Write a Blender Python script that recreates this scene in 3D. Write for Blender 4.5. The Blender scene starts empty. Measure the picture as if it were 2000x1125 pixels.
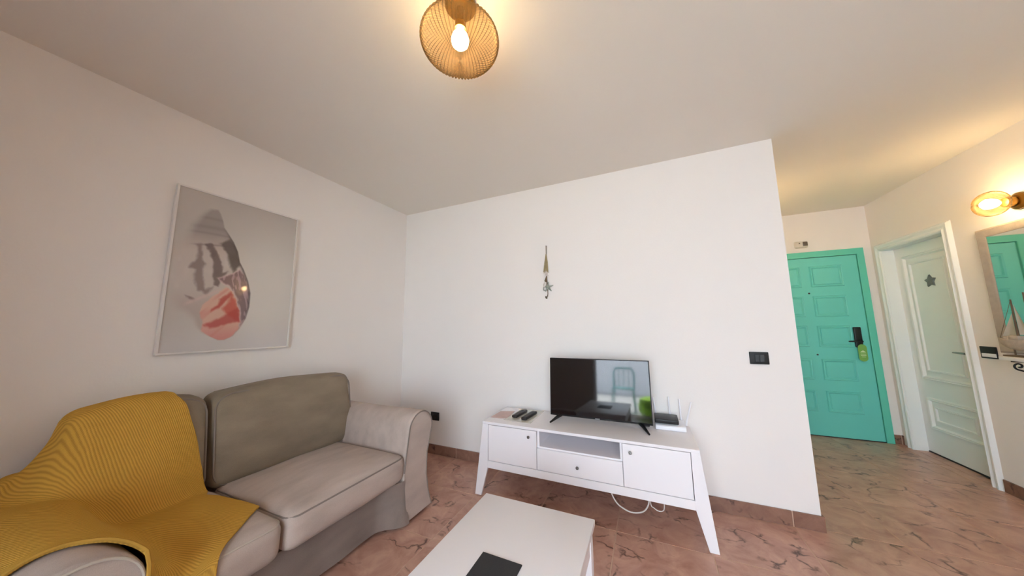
import bpy, bmesh, math, random
import numpy as np
from mathutils import Vector, Matrix
random.seed(7)
PI = math.pi
S = bpy.context.scene
COL = S.collection

# ---------------------------------------------------------------- camera
W_, D_, R_, H_ = 3.297, 1.986, 4.706, 2.5      # back wall end, hall end wall, right wall, ceiling
YR = -4.0                                      # rear wall (behind the camera)
cd = bpy.data.cameras.new('camera'); cam = bpy.data.objects.new('camera', cd); COL.objects.link(cam)
cd.sensor_width = 36; cd.lens = 580.6 / 2000 * 36; cd.clip_start = 0.02
r_ = (0.91213904, 0.40969287, -0.01241462); u_ = (0.06323225, -0.11072519, 0.99183749); f_ = (-0.40497413, 0.90547871, 0.12690257)
cam.matrix_world = Matrix(((r_[0], u_[0], -f_[0], 2.4226), (r_[1], u_[1], -f_[1], -2.4995), (r_[2], u_[2], -f_[2], 1.2275), (0, 0, 0, 1)))
S.camera = cam

# ---------------------------------------------------------------- light and exposure
S.view_settings.view_transform = 'Standard'; S.view_settings.look = 'None'
S.view_settings.exposure = 2.22; S.view_settings.gamma = 1.0; S.view_settings.use_curve_mapping = False
S.cycles.max_bounces = 10; S.cycles.diffuse_bounces = 6; S.cycles.glossy_bounces = 4
S.cycles.transmission_bounces = 6; S.cycles.transparent_max_bounces = 24
S.cycles.caustics_reflective = False; S.cycles.caustics_refractive = False
S.cycles.sample_clamp_indirect = 8.0
wd = bpy.data.worlds.new('world'); S.world = wd; wd.use_nodes = True
bg = wd.node_tree.nodes['Background']; bg.inputs[0].default_value = (0.76, 0.86, 1.0, 1); bg.inputs[1].default_value = 2.55
sl = bpy.data.lights.new('sun', 'SUN'); sl.energy = 7.5; sl.angle = math.radians(1.0); sl.color = (1.0, 0.95, 0.88)
so_ = bpy.data.objects.new('sun', sl); COL.objects.link(so_); so_.rotation_euler = (math.radians(32), 0, math.radians(-12))
OX0, OX1, OZ1 = 1.42, 3.95, 2.2                # terrace door opening in the rear wall
pl = bpy.data.lights.new('daylight_portal', 'AREA'); pl.shape = 'RECTANGLE'; pl.size = OX1 - OX0; pl.size_y = OZ1
pl.cycles.is_portal = True
po = bpy.data.objects.new('daylight_portal', pl); COL.objects.link(po)
po.location = ((OX0 + OX1) / 2, YR - 0.2, OZ1 / 2); po.rotation_euler = (PI / 2, 0, 0)
LAMP_CEILING = 122.0
LAMP_WALL = 15.0
LAMP_COL = (1.0, 0.82, 0.64)

# ---------------------------------------------------------------- materials
def lin(c):
    return tuple(((v / 255) / 12.92 if v / 255 <= 0.04045 else ((v / 255 + 0.055) / 1.055) ** 2.4) for v in c)
def mat(name, rgb, rough=0.6, metal=0.0, spec=0.5, noise=None, bump=None, coat=0.0, sheen=0.0):
    """noise=(scale, amount) colour variation; bump=(scale, strength)"""
    m = bpy.data.materials.new(name); m.use_nodes = True
    nt = m.node_tree; b = nt.nodes['Principled BSDF']
    c = lin(rgb) + (1,)
    b.inputs['Base Color'].default_value = c; b.inputs['Roughness'].default_value = rough
    b.inputs['Metallic'].default_value = metal; b.inputs['Specular IOR Level'].default_value = spec
    b.inputs['Coat Weight'].default_value = coat; b.inputs['Sheen Weight'].default_value = sheen
    tc = nt.nodes.new('ShaderNodeTexCoord')
    if noise:
        n = nt.nodes.new('ShaderNodeTexNoise'); n.inputs['Scale'].default_value = noise[0]; n.inputs['Detail'].default_value = 5
        nt.links.new(tc.outputs['Object'], n.inputs['Vector'])
        mx = nt.nodes.new('ShaderNodeMix'); mx.data_type = 'RGBA'; a = noise[1]
        mx.inputs['A'].default_value = tuple(v * (1 - a) for v in c[:3]) + (1,)
        mx.inputs['B'].default_value = tuple(min(1, v * (1 + a)) for v in c[:3]) + (1,)
        nt.links.new(n.outputs['Fac'], mx.inputs['Factor']); nt.links.new(mx.outputs['Result'], b.inputs['Base Color'])
    if bump:
        n = nt.nodes.new('ShaderNodeTexNoise'); n.inputs['Scale'].default_value = bump[0]; n.inputs['Detail'].default_value = 4
        nt.links.new(tc.outputs['Object'], n.inputs['Vector'])
        bp = nt.nodes.new('ShaderNodeBump'); bp.inputs['Strength'].default_value = bump[1]; bp.inputs['Distance'].default_value = 0.004
        nt.links.new(n.outputs['Fac'], bp.inputs['Height']); nt.links.new(bp.outputs['Normal'], b.inputs['Normal'])
    return m

M = {}
M['wall'] = mat('wall_plaster', (239, 234, 230), 0.85, spec=0.2, noise=(3, 0.012), bump=(90, 0.12))
M['ceiling'] = mat('ceiling_plaster', (236, 230, 222), 0.9, spec=0.15, noise=(2, 0.015), bump=(60, 0.12))
M['white'] = mat('white_lacquer', (240, 236, 238), 0.35, noise=(5, 0.01))
M['whitepaint'] = mat('white_door_paint', (238, 243, 243), 0.4, noise=(6, 0.015))
M['teal'] = mat('teal_paint', (108, 212, 200), 0.45, noise=(5, 0.03))
M['tealtrim'] = mat('teal_trim_paint', (100, 208, 184), 0.45, noise=(5, 0.03))
M['black'] = mat('black_plastic', (14, 14, 16), 0.35)
M['blackmatte'] = mat('black_matte', (20, 19, 20), 0.6)
M['remote'] = mat('remote_plastic', (40, 34, 34), 0.45)
M['button'] = mat('remote_button', (96, 88, 86), 0.5)
M['steel'] = mat('brushed_steel', (150, 148, 146), 0.3, 1.0)
M['brass'] = mat('aged_brass', (150, 112, 52), 0.35, 1.0)
M['iron'] = mat('wrought_iron', (16, 16, 18), 0.5, 0.4)
M['grout'] = mat('tile_grout', (196, 164, 144), 0.9, spec=0.1)
M['cable'] = mat('cable_white', (225, 218, 210), 0.5)
M['plasticwhite'] = mat('router_white', (240, 240, 245), 0.35)
M['mat'] = mat('charcoal_mat', (44, 43, 44), 0.75, noise=(120, 0.15), bump=(200, 0.2))
M['star'] = mat('grey_star', (120, 128, 128), 0.7, noise=(60, 0.3))
M['frame'] = mat('white_picture_frame', (226, 220, 216), 0.4)
M['mirrorframe'] = mat('whitewashed_frame', (172, 162, 152), 0.65, noise=(30, 0.18), bump=(50, 0.3))
M['driftwood'] = mat('whitewashed_driftwood', (186, 172, 156), 0.8, noise=(45, 0.3), bump=(60, 0.4))
M['brownwood'] = mat('weathered_wood', (104, 86, 66), 0.8, noise=(40, 0.3), bump=(60, 0.4))
M['sail'] = mat('cream_sailcloth', (242, 236, 222), 0.85, noise=(30, 0.06))
M['twig'] = mat('dry_twig', (160, 144, 108), 0.8, noise=(40, 0.3))
M['shellwhite'] = mat('shell_white', (214, 204, 196), 0.5, noise=(60, 0.1))
M['starfish'] = mat('greygreen_starfish', (150, 156, 144), 0.8, noise=(60, 0.25))
M['hanger'] = mat('green_card', (120, 178, 84), 0.5, noise=(20, 0.05))
M['hangermark'] = mat('pale_green_print', (206, 228, 180), 0.5)
M['paper'] = mat('clear_sleeve', (206, 200, 186), 0.15, noise=(30, 0.04), coat=0.5)
M['brochure'] = mat('pink_brochure', (200, 168, 158), 0.35, noise=(28, 0.2))
M['dark'] = mat('dark_gap_and_peephole', (44, 38, 40), 0.5)
M['thresh'] = mat('brown_threshold', (92, 70, 66), 0.4, noise=(30, 0.2))
M['alarm'] = mat('alarm_plastic', (218, 210, 198), 0.5)
M['alarmdark'] = mat('alarm_lens', (92, 82, 70), 0.3)
M['chairteal'] = mat('teal_chair_paint', (70, 150, 150), 0.4)
M['lime'] = mat('lime_fabric', (150, 200, 30), 0.8, noise=(40, 0.1))
M['terrace'] = mat('terrace_stone', (176, 174, 172), 0.6, noise=(6, 0.1))
M['parapet'] = mat('terrace_white_render', (235, 235, 238), 0.9)
M['alu'] = mat('white_aluminium', (225, 226, 230), 0.35)
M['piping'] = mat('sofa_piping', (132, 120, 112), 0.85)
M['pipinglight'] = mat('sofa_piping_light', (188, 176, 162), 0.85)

def fabric_material(name, rgb, a=0.10):
    m = bpy.data.materials.new(name); m.use_nodes = True; nt = m.node_tree; b = nt.nodes['Principled BSDF']
    b.inputs['Roughness'].default_value = 0.95; b.inputs['Specular IOR Level'].default_value = 0.15
    b.inputs['Sheen Weight'].default_value = 0.08; b.inputs['Sheen Roughness'].default_value = 0.5
    g = nt.nodes.new('ShaderNodeNewGeometry')
    n1 = nt.nodes.new('ShaderNodeTexNoise'); n1.inputs['Scale'].default_value = 9; n1.inputs['Detail'].default_value = 6
    n2 = nt.nodes.new('ShaderNodeTexNoise'); n2.inputs['Scale'].default_value = 420; n2.inputs['Detail'].default_value = 2
    mp = nt.nodes.new('ShaderNodeMapping'); mp.inputs['Scale'].default_value = (1.6, 0.5, 1.2)
    nt.links.new(g.outputs['Position'], mp.inputs['Vector']); nt.links.new(mp.outputs[0], n1.inputs['Vector']); nt.links.new(g.outputs['Position'], n2.inputs['Vector'])
    ad = nt.nodes.new('ShaderNodeMath'); ad.operation = 'MULTIPLY_ADD'; ad.inputs[1].default_value = 0.45
    nt.links.new(n2.outputs['Fac'], ad.inputs[0]); nt.links.new(n1.outputs['Fac'], ad.inputs[2])
    rp = nt.nodes.new('ShaderNodeValToRGB'); c = lin(rgb)
    rp.color_ramp.elements[0].position = 0.45; rp.color_ramp.elements[0].color = tuple(v * (1 - a * 1.5) for v in c) + (1,)
    rp.color_ramp.elements[1].position = 1.0; rp.color_ramp.elements[1].color = tuple(v * (1 + a * 1.5) for v in c) + (1,)
    nt.links.new(ad.outputs[0], rp.inputs[0]); nt.links.new(rp.outputs[0], b.inputs['Base Color'])
    bp = nt.nodes.new('ShaderNodeBump'); bp.inputs['Strength'].default_value = 0.35; bp.inputs['Distance'].default_value = 0.002
    nt.links.new(n2.outputs['Fac'], bp.inputs['Height']); nt.links.new(bp.outputs[0], b.inputs['Normal'])
    return m
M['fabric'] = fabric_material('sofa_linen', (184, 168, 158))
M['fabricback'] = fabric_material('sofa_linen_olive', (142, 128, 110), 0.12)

def tile_material(name, base, dark, vein, rough=0.22):
    m = bpy.data.materials.new(name); m.use_nodes = True; nt = m.node_tree; b = nt.nodes['Principled BSDF']
    N = nt.nodes.new; L = nt.links.new
    g = N('ShaderNodeNewGeometry'); oi = N('ShaderNodeObjectInfo')
    sc = N('ShaderNodeVectorMath'); sc.operation = 'SCALE'; sc.inputs[0].default_value = (31, 17, 53); L(oi.outputs['Random'], sc.inputs['Scale'])
    ad = N('ShaderNodeVectorMath'); ad.operation = 'ADD'; L(g.outputs['Position'], ad.inputs[0]); L(sc.outputs[0], ad.inputs[1])
    n1 = N('ShaderNodeTexNoise'); n1.inputs['Scale'].default_value = 7; n1.inputs['Detail'].default_value = 7; n1.inputs['Roughness'].default_value = 0.62; n1.inputs['Distortion'].default_value = 0.8
    L(ad.outputs[0], n1.inputs['Vector'])
    rp = N('ShaderNodeValToRGB'); e = rp.color_ramp.elements
    e[0].position = 0.3; e[0].color = lin(dark) + (1,); e[1].position = 0.7; e[1].color = lin(base) + (1,)
    L(n1.outputs['Fac'], rp.inputs[0])
    # warped voronoi edges make the crack-like dark veins
    nw = N('ShaderNodeTexNoise'); nw.inputs['Scale'].default_value = 5; nw.inputs['Detail'].default_value = 5; L(ad.outputs[0], nw.inputs['Vector'])
    ws = N('ShaderNodeVectorMath'); ws.operation = 'SCALE'; ws.inputs['Scale'].default_value = 0.33; L(nw.outputs['Color'], ws.inputs[0])
    wa = N('ShaderNodeVectorMath'); wa.operation = 'ADD'; L(ad.outputs[0], wa.inputs[0]); L(ws.outputs[0], wa.inputs[1])
    mp = N('ShaderNodeMapping'); mp.inputs['Rotation'].default_value = (0, 0, 0.6); mp.inputs['Scale'].default_value = (1.0, 1.9, 1); L(wa.outputs[0], mp.inputs['Vector'])
    vo = N('ShaderNodeTexVoronoi'); vo.feature = 'DISTANCE_TO_EDGE'; vo.inputs['Scale'].default_value = 4.2; L(mp.outputs[0], vo.inputs['Vector'])
    mr = N('ShaderNodeMapRange'); mr.inputs['From Min'].default_value = 0.0; mr.inputs['From Max'].default_value = 0.062; mr.inputs['To Min'].default_value = 1; mr.inputs['To Max'].default_value = 0
    L(vo.outputs['Distance'], mr.inputs['Value'])
    nm = N('ShaderNodeTexNoise'); nm.inputs['Scale'].default_value = 6.5; nm.inputs['Detail'].default_value = 4; L(wa.outputs[0], nm.inputs['Vector'])
    m2 = N('ShaderNodeMapRange'); m2.inputs['From Min'].default_value = 0.50; m2.inputs['From Max'].default_value = 0.62; L(nm.outputs['Fac'], m2.inputs['Value'])
    mu = N('ShaderNodeMath'); mu.operation = 'MULTIPLY'; L(mr.outputs[0], mu.inputs[0]); L(m2.outputs[0], mu.inputs[1])
    m3 = N('ShaderNodeMath'); m3.operation = 'MULTIPLY'; m3.inputs[1].default_value = 0.95; L(mu.outputs[0], m3.inputs[0])
    mx = N('ShaderNodeMix'); mx.data_type = 'RGBA'; mx.inputs['B'].default_value = lin(vein) + (1,)
    L(m3.outputs[0], mx.inputs['Factor']); L(rp.outputs[0], mx.inputs['A']); L(mx.outputs['Result'], b.inputs['Base Color'])
    b.inputs['Roughness'].default_value = rough
    bp = N('ShaderNodeBump'); bp.inputs['Strength'].default_value = 0.12; bp.inputs['Distance'].default_value = 0.002; L(n1.outputs['Fac'], bp.inputs['Height']); L(bp.outputs[0], b.inputs['Normal'])
    return m
M['tile'] = tile_material('floor_tile', (206, 164, 144), (166, 120, 104), (64, 34, 28), 0.3)
M['basetile'] = tile_material('baseboard_tile', (156, 118, 100), (116, 82, 68), (66, 42, 34), 0.3)

def knit_material():
    m = bpy.data.materials.new('mustard_knit'); m.use_nodes = True; nt = m.node_tree; b = nt.nodes['Principled BSDF']
    N = nt.nodes.new; L = nt.links.new
    b.inputs['Roughness'].default_value = 0.95; b.inputs['Specular IOR Level'].default_value = 0.1; b.inputs['Sheen Weight'].default_value = 0.0
    uv = N('ShaderNodeUVMap'); uv.uv_map = 'UVMap'
    nz = N('ShaderNodeTexNoise'); nz.inputs['Scale'].default_value = 6; L(uv.outputs[0], nz.inputs['Vector'])
    sc = N('ShaderNodeVectorMath'); sc.operation = 'SCALE'; sc.inputs['Scale'].default_value = 0.012; L(nz.outputs['Color'], sc.inputs[0])
    ad = N('ShaderNodeVectorMath'); ad.operation = 'ADD'; L(uv.outputs[0], ad.inputs[0]); L(sc.outputs[0], ad.inputs[1])
    w1 = N('ShaderNodeTexWave'); w1.wave_type = 'BANDS'; w1.bands_direction = 'Y'; w1.inputs['Scale'].default_value = 42; w1.inputs['Distortion'].default_value = 0.3
    L(ad.outputs[0], w1.inputs['Vector'])
    w2 = N('ShaderNodeTexWave'); w2.wave_type = 'BANDS'; w2.bands_direction = 'X'; w2.inputs['Scale'].default_value = 60; L(ad.outputs[0], w2.inputs['Vector'])
    mu = N('ShaderNodeMath'); mu.operation = 'MULTIPLY_ADD'; mu.inputs[1].default_value = 0.35; L(w2.outputs['Fac'], mu.inputs[0]); L(w1.outputs['Fac'], mu.inputs[2])
    rp = N('ShaderNodeValToRGB'); e = rp.color_ramp.elements
    e[0].position = 0.0; e[0].color = lin((178, 134, 60)) + (1,); e[1].position = 0.9; e[1].color = lin((214, 166, 74)) + (1,)
    L(mu.outputs[0], rp.inputs[0]); L(rp.outputs[0], b.inputs['Base Color'])
    bp = N('ShaderNodeBump'); bp.inputs['Strength'].default_value = 0.45; bp.inputs['Distance'].default_value = 0.004; L(mu.outputs[0], bp.inputs['Height']); L(bp.outputs[0], b.inputs['Normal'])
    return m
M['knit'] = knit_material()

def amber_glass(name, tint, rim):
    """thin ribbed smoked glass: clear when looked straight through, denser at grazing angles"""
    m = bpy.data.materials.new(name); m.use_nodes = True; nt = m.node_tree
    for n in list(nt.nodes): nt.nodes.remove(n)
    N = nt.nodes.new; L = nt.links.new
    out = N('ShaderNodeOutputMaterial'); tr = N('ShaderNodeBsdfTransparent'); gl = N('ShaderNodeBsdfGlossy'); gl.inputs['Roughness'].default_value = 0.25
    gl.inputs['Color'].default_value = (0.9, 0.72, 0.5, 1)
    tl = N('ShaderNodeBsdfTranslucent'); tl.inputs['Color'].default_value = rim + (1,)
    lw = N('ShaderNodeLayerWeight'); lw.inputs['Blend'].default_value = 0.5
    rp = N('ShaderNodeValToRGB'); e = rp.color_ramp.elements
    e[0].position = 0.05; e[0].color = tint + (1,); e[1].position = 0.85; e[1].color = tuple(v * 0.26 for v in tint) + (1,)
    L(lw.outputs['Facing'], rp.inputs[0]); L(rp.outputs[0], tr.inputs['Color'])
    a2 = N('ShaderNodeMixShader'); a2.inputs[0].default_value = 0.07; L(tr.outputs[0], a2.inputs[1]); L(tl.outputs[0], a2.inputs[2])
    fm_ = N('ShaderNodeMath'); fm_.operation = 'MULTIPLY'; fm_.inputs[1].default_value = 0.06; L(lw.outputs['Fresnel'], fm_.inputs[0])
    a3 = N('ShaderNodeMixShader'); L(fm_.outputs[0], a3.inputs[0]); L(a2.outputs[0], a3.inputs[1]); L(gl.outputs[0], a3.inputs[2])
    L(a3.outputs[0], out.inputs[0])
    return m
M['amber'] = amber_glass('ribbed_amber_glass', (0.90, 0.78, 0.62), (0.42, 0.24, 0.09))
def emit(name, rgb, s):
    m = bpy.data.materials.new(name); m.use_nodes = True; nt = m.node_tree
    for n in list(nt.nodes): nt.nodes.remove(n)
    o = nt.nodes.new('ShaderNodeOutputMaterial'); e = nt.nodes.new('ShaderNodeEmission'); e.inputs[0].default_value = rgb + (1,); e.inputs[1].default_value = s
    nt.links.new(e.outputs[0], o.inputs[0]); return m
M['bulb'] = emit('warm_bulb', (1.0, 0.78, 0.45), 30.0)
def clear_glass(name):
    m = bpy.data.materials.new(name); m.use_nodes = True; nt = m.node_tree
    for n in list(nt.nodes): nt.nodes.remove(n)
    o = nt.nodes.new('ShaderNodeOutputMaterial'); t = nt.nodes.new('ShaderNodeBsdfTransparent'); g = nt.nodes.new('ShaderNodeBsdfGlossy'); g.inputs['Roughness'].default_value = 0.0
    t.inputs[0].default_value = (0.95, 0.97, 0.97, 1)
    f = nt.nodes.new('ShaderNodeFresnel'); f.inputs[0].default_value = 1.45; x = nt.nodes.new('ShaderNodeMixShader')
    nt.links.new(f.outputs[0], x.inputs[0]); nt.links.new(t.outputs[0], x.inputs[1]); nt.links.new(g.outputs[0], x.inputs[2]); nt.links.new(x.outputs[0], o.inputs[0]); return m
M['glass'] = clear_glass('window_glass')
M['mirror'] = mat('mirror_silver', (225, 230, 228), 0.03, 1.0)
M['screen'] = mat('tv_screen', (5, 5, 8), 0.05, spec=0.9)

# ---------------------------------------------------------------- builders
class MB:
    def __init__(s): s.bm = bmesh.new()
    def box(s, x0, x1, y0, y1, z0, z1, bev=0.0, seg=2, T=None):
        b = bmesh.new(); bmesh.ops.create_cube(b, size=1)
        for v in b.verts:
            v.co = Vector((x0 + (v.co.x + .5) * (x1 - x0), y0 + (v.co.y + .5) * (y1 - y0), z0 + (v.co.z + .5) * (z1 - z0)))
        if bev: bmesh.ops.bevel(b, geom=list(b.edges), offset=bev, segments=seg, affect='EDGES', profile=0.5)
        return s.add(b, T)
    def add(s, b, T=None):
        if T is not None:
            for v in b.verts: v.co = T(v.co) if callable(T) else T @ v.co
        bmesh.ops.recalc_face_normals(b, faces=list(b.faces))
        me = bpy.data.meshes.new('tmp'); b.to_mesh(me); b.free(); s.bm.from_mesh(me); bpy.data.meshes.remove(me); return s
    def prism(s, pts, axis, a, b_, bev=0.0, T=None):
        """polygon pts (2D) extruded along axis between a and b_"""
        b = bmesh.new()
        def P(p, t):
            return {'x': (t, p[0], p[1]), 'y': (p[0], t, p[1]), 'z': (p[0], p[1], t)}[axis]
        v0 = [b.verts.new(P(p, a)) for p in pts]; v1 = [b.verts.new(P(p, b_)) for p in pts]
        n = len(pts)
        b.faces.new(v0); b.faces.new(v1[::-1])
        for i in range(n): b.faces.new((v0[i], v0[(i + 1) % n], v1[(i + 1) % n], v1[i]))
        bmesh.ops.recalc_face_normals(b, faces=list(b.faces))
        if bev: bmesh.ops.bevel(b, geom=list(b.edges), offset=bev, segments=2, affect='EDGES', profile=0.5)
        return s.add(b, T)
    def tube(s, pts, r, n=8, closed=False, T=None):
        b = bmesh.new(); pts = [Vector(p) for p in pts]; m = len(pts); rings = []
        rr = r if isinstance(r, (list, tuple)) else [r] * m
        up = None
        for i, p in enumerate(pts):
            a = pts[(i - 1) % m] if (closed or i > 0) else p; c = pts[(i + 1) % m] if (closed or i < m - 1) else p
            t = (c - a).normalized()
            if up is None: up = Vector((0, 0, 1)) if abs(t.z) < 0.9 else Vector((1, 0, 0))
            u = (up - t * up.dot(t)).normalized(); w = t.cross(u); up = u
            rings.append([b.verts.new(p + (u * math.cos(2 * PI * k / n) + w * math.sin(2 * PI * k / n)) * rr[i]) for k in range(n)])
        for i in range(m if closed else m - 1):
            A, B = rings[i], rings[(i + 1) % m]
            for k in range(n): b.faces.new((A[k], A[(k + 1) % n], B[(k + 1) % n], B[k]))
        if not closed: b.faces.new(rings[0][::-1]); b.faces.new(rings[-1])
        return s.add(b, T)
    def lathe(s, prof, n=32, rib=0, amp=0.0, T=None):
        """profile [(r,z)], revolved about z, optional ribs"""
        b = bmesh.new(); rings = []
        for (r, z) in prof:
            if r < 1e-5: rings.append([b.verts.new((0, 0, z))]); continue
            ring = []
            for k in range(n):
                a = 2 * PI * k / n; q = r * (1 + (amp * math.cos(rib * a) if rib else 0)); ring.append(b.verts.new((q * math.cos(a), q * math.sin(a), z)))
            rings.append(ring)
        for A, B in zip(rings[:-1], rings[1:]):
            if len(A) == 1 and len(B) == 1: continue
            for k in range(n):
                if len(A) == 1: b.faces.new((A[0], B[k], B[(k + 1) % n]))
                elif len(B) == 1: b.faces.new((A[k], A[(k + 1) % n], B[0]))
                else: b.faces.new((A[k], A[(k + 1) % n], B[(k + 1) % n], B[k]))
        return s.add(b, T)
    def ring(s, u0, u1, v0, v1, w, h, T):
        """raised rectangular moulding: outer u0..v1, width w, height h; T maps (u,v,depth)"""
        b = bmesh.new(); lv = []
        for ins, d in ((0, 0), (w * .18, h), (w * .45, h * .75), (w * .62, h), (w * .85, h * .35), (w, 0)):
            lv.append([b.verts.new(T(Vector(c))) for c in ((u0 + ins, v0 + ins, d), (u1 - ins, v0 + ins, d), (u1 - ins, v1 - ins, d), (u0 + ins, v1 - ins, d))])
        for A, B in zip(lv[:-1], lv[1:]):
            for k in range(4): b.faces.new((A[k], A[(k + 1) % 4], B[(k + 1) % 4], B[k]))
        return s.add(b)
    def build(s, name, material, parent=None, smooth=35, origin=None):
        me = bpy.data.meshes.new(name); 
        if origin is not None:
            for v in s.bm.verts: v.co -= Vector(origin)
        s.bm.to_mesh(me); s.bm.free()
        me.materials.append(material)
        if smooth:
            for p in me.polygons: p.use_smooth = True
            me.set_sharp_from_angle(angle=math.radians(smooth))
        o = bpy.data.objects.new(name, me); COL.objects.link(o)
        if parent is not None:
            o.parent = parent
            if origin is not None: o.location = origin
        elif origin is not None: o.location = origin
        return o
def tag(o, label, cat, group=None, kind=None):
    o['label'] = label; o['category'] = cat
    if group: o['group'] = group
    if kind: o['kind'] = kind
    return o
def empty(name, loc, label, cat, rot=(0, 0, 0), group=None, kind=None):
    o = bpy.data.objects.new(name, None); COL.objects.link(o); o.location = loc; o.rotation_euler = rot; o.empty_display_size = 0.05
    return tag(o, label, cat, group, kind)
def keep(child, parent):
    """parent a child that was modelled in world coordinates (parent only translated/rotated)"""
    bpy.context.view_layer.update()
    child.parent = parent; child.matrix_parent_inverse = parent.matrix_world.inverted(); return child
def world_thing(name, loc, label, cat, **k):
    return empty(name, loc, label, cat, **k)
def arc(cx, cy, r, a0, a1, n):
    return [(cx + r * math.cos(a0 + (a1 - a0) * i / n), cy + r * math.sin(a0 + (a1 - a0) * i / n)) for i in range(n + 1)]

# ================================================================ SETTING
def st(name, mb, m, label, cat, smooth=0):
    return tag(mb.build(name, m, smooth=smooth), label, cat, kind='structure')
st('ceiling', MB().box(0, R_, YR, D_, H_, H_ + .1), M['ceiling'], 'smooth off-white painted ceiling over the living room and hall', 'ceiling')
st('wall_left', MB().box(-.12, 0, YR - .12, .12, 0, H_), M['wall'], 'white plaster wall behind the sofa with the shell picture', 'wall')
st('wall_back', MB().box(0, W_, 0, .12, 0, H_), M['wall'], 'white plaster wall behind the television stand', 'wall')
st('wall_hall_left', MB().box(W_ - .12, W_, .12, D_, 0, H_), M['wall'], 'white side wall of the hall hidden behind the living room wall corner', 'wall')
# end wall of the hall with the opening of the teal door
DX0, DX1, DZ = 3.705, 4.577, 1.965
w = MB(); w.box(W_, DX0 - .0, D_, D_ + .12, 0, H_); w.box(DX1, R_ + .12, D_, D_ + .12, 0, H_); w.box(DX0, DX1, D_, D_ + .12, DZ, H_); w.box(DX0, DX1, D_ + .09, D_ + .12, 0, DZ)
st('wall_hall_end', w, M['wall'], 'short white wall around the teal entrance door', 'wall')
WY0, WY1, WZ = 1.13, 1.845, 1.955
w = MB(); w.box(R_, R_ + .12, YR - .12, WY0, 0, H_); w.box(R_, R_ + .12, WY1, D_, 0, H_); w.box(R_, R_ + .12, WY0, WY1, WZ, H_); w.box(R_ + .11, R_ + .14, WY0, WY1, 0, WZ)
st('wall_right', w, M['wall'], 'white plaster wall on the right with the white door, mirror and wall lamp', 'wall')
w = MB(); w.box(0, OX0, YR - .12, YR, 0, H_); w.box(OX1, R_, YR - .12, YR, 0, H_); w.box(OX0, OX1, YR - .12, YR, OZ1, H_)
st('wall_rear', w, M['wall'], 'white wall behind the viewer around the terrace door, seen only as a reflection', 'wall')

# floor: grout bed with individual tiles
fl = st('floor', MB().box(0, R_ + .12, YR, D_ + .02, -.12, -.0012), M['grout'], 'rose brown marbled tile floor with pale grout lines', 'floor')
TS = 0.49; X0, Y0 = 3.16, 0.02
def tile_mesh(sx, sy):
    mb = MB(); mb.box(-sx / 2, sx / 2, -sy / 2, sy / 2, -.008, 0, bev=.0012, seg=1)
    me = bpy.data.meshes.new('tile'); mb.bm.to_mesh(me); mb.bm.free(); me.materials.append(M['tile']); return me
full = tile_mesh(TS - .006, TS - .006)
for i in range(-7, 4):
    for j in range(-9, 5):
        x0, x1 = max(X0 + i * TS, 0.0), min(X0 + (i + 1) * TS, R_); y0, y1 = max(Y0 + j * TS, YR), min(Y0 + (j + 1) * TS, D_)
        if x1 - x0 < .02 or y1 - y0 < .02: continue
        if y0 > 0 and x1 < W_: continue
        if x1 - x0 > TS - .001 and y1 - y0 > TS - .001: me = full
        else: me = tile_mesh(x1 - x0 - .006, y1 - y0 - .006)
        o = bpy.data.objects.new('tile', me); COL.objects.link(o); o.parent = fl
        o.location = ((x0 + x1) / 2, (y0 + y1) / 2, 0)
# baseboards, made of tile pieces
def baseboard(name, axis, a0, a1, wall, side, off, label):
    """axis 'x' or 'y' = running direction; wall = plane coordinate; side = direction into the room"""
    t = .012; hb = .088
    def bx(mb, p0, p1, d0, d1, z0, z1, bev=0):
        q = sorted((wall + side * d0, wall + side * d1))
        return mb.box(p0, p1, q[0], q[1], z0, z1, bev, 1) if axis == 'x' else mb.box(q[0], q[1], p0, p1, z0, z1, bev, 1)
    root = tag(bx(MB(), a0, a1, 0, t - .003, 0, hb - .003).build(name, M['grout'], smooth=0), label, 'baseboard', kind='structure')
    k = math.floor((a0 - off) / TS)
    while off + k * TS < a1:
        p0, p1 = max(off + k * TS + .003, a0), min(off + (k + 1) * TS - .003, a1); k += 1
        if p1 - p0 > .01: bx(MB(), p0, p1, .001, t, .001, hb, .002).build('tile', M['basetile'], root, smooth=0)
baseboard('baseboard_back', 'x', 0.0, W_ + .012, 0, -1, X0, 'brown marbled tile baseboard along the television wall')
baseboard('baseboard_left', 'y', YR, -.013, 0, 1, Y0, 'brown marbled tile baseboard behind the sofa')
baseboard('baseboard_right', 'y', YR, 1.045, R_, -1, Y0 + .1, 'dark brown tile baseboard below the wall shelf')
baseboard('baseboard_hall_end', 'x', 4.64, R_, D_, -1, 4.2, 'short piece of dark tile baseboard between the teal and white doors')
baseboard('baseboard_hall_left', 'y', 0.0, D_, W_, 1, Y0, 'brown tile baseboard on the hall side wall')

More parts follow.
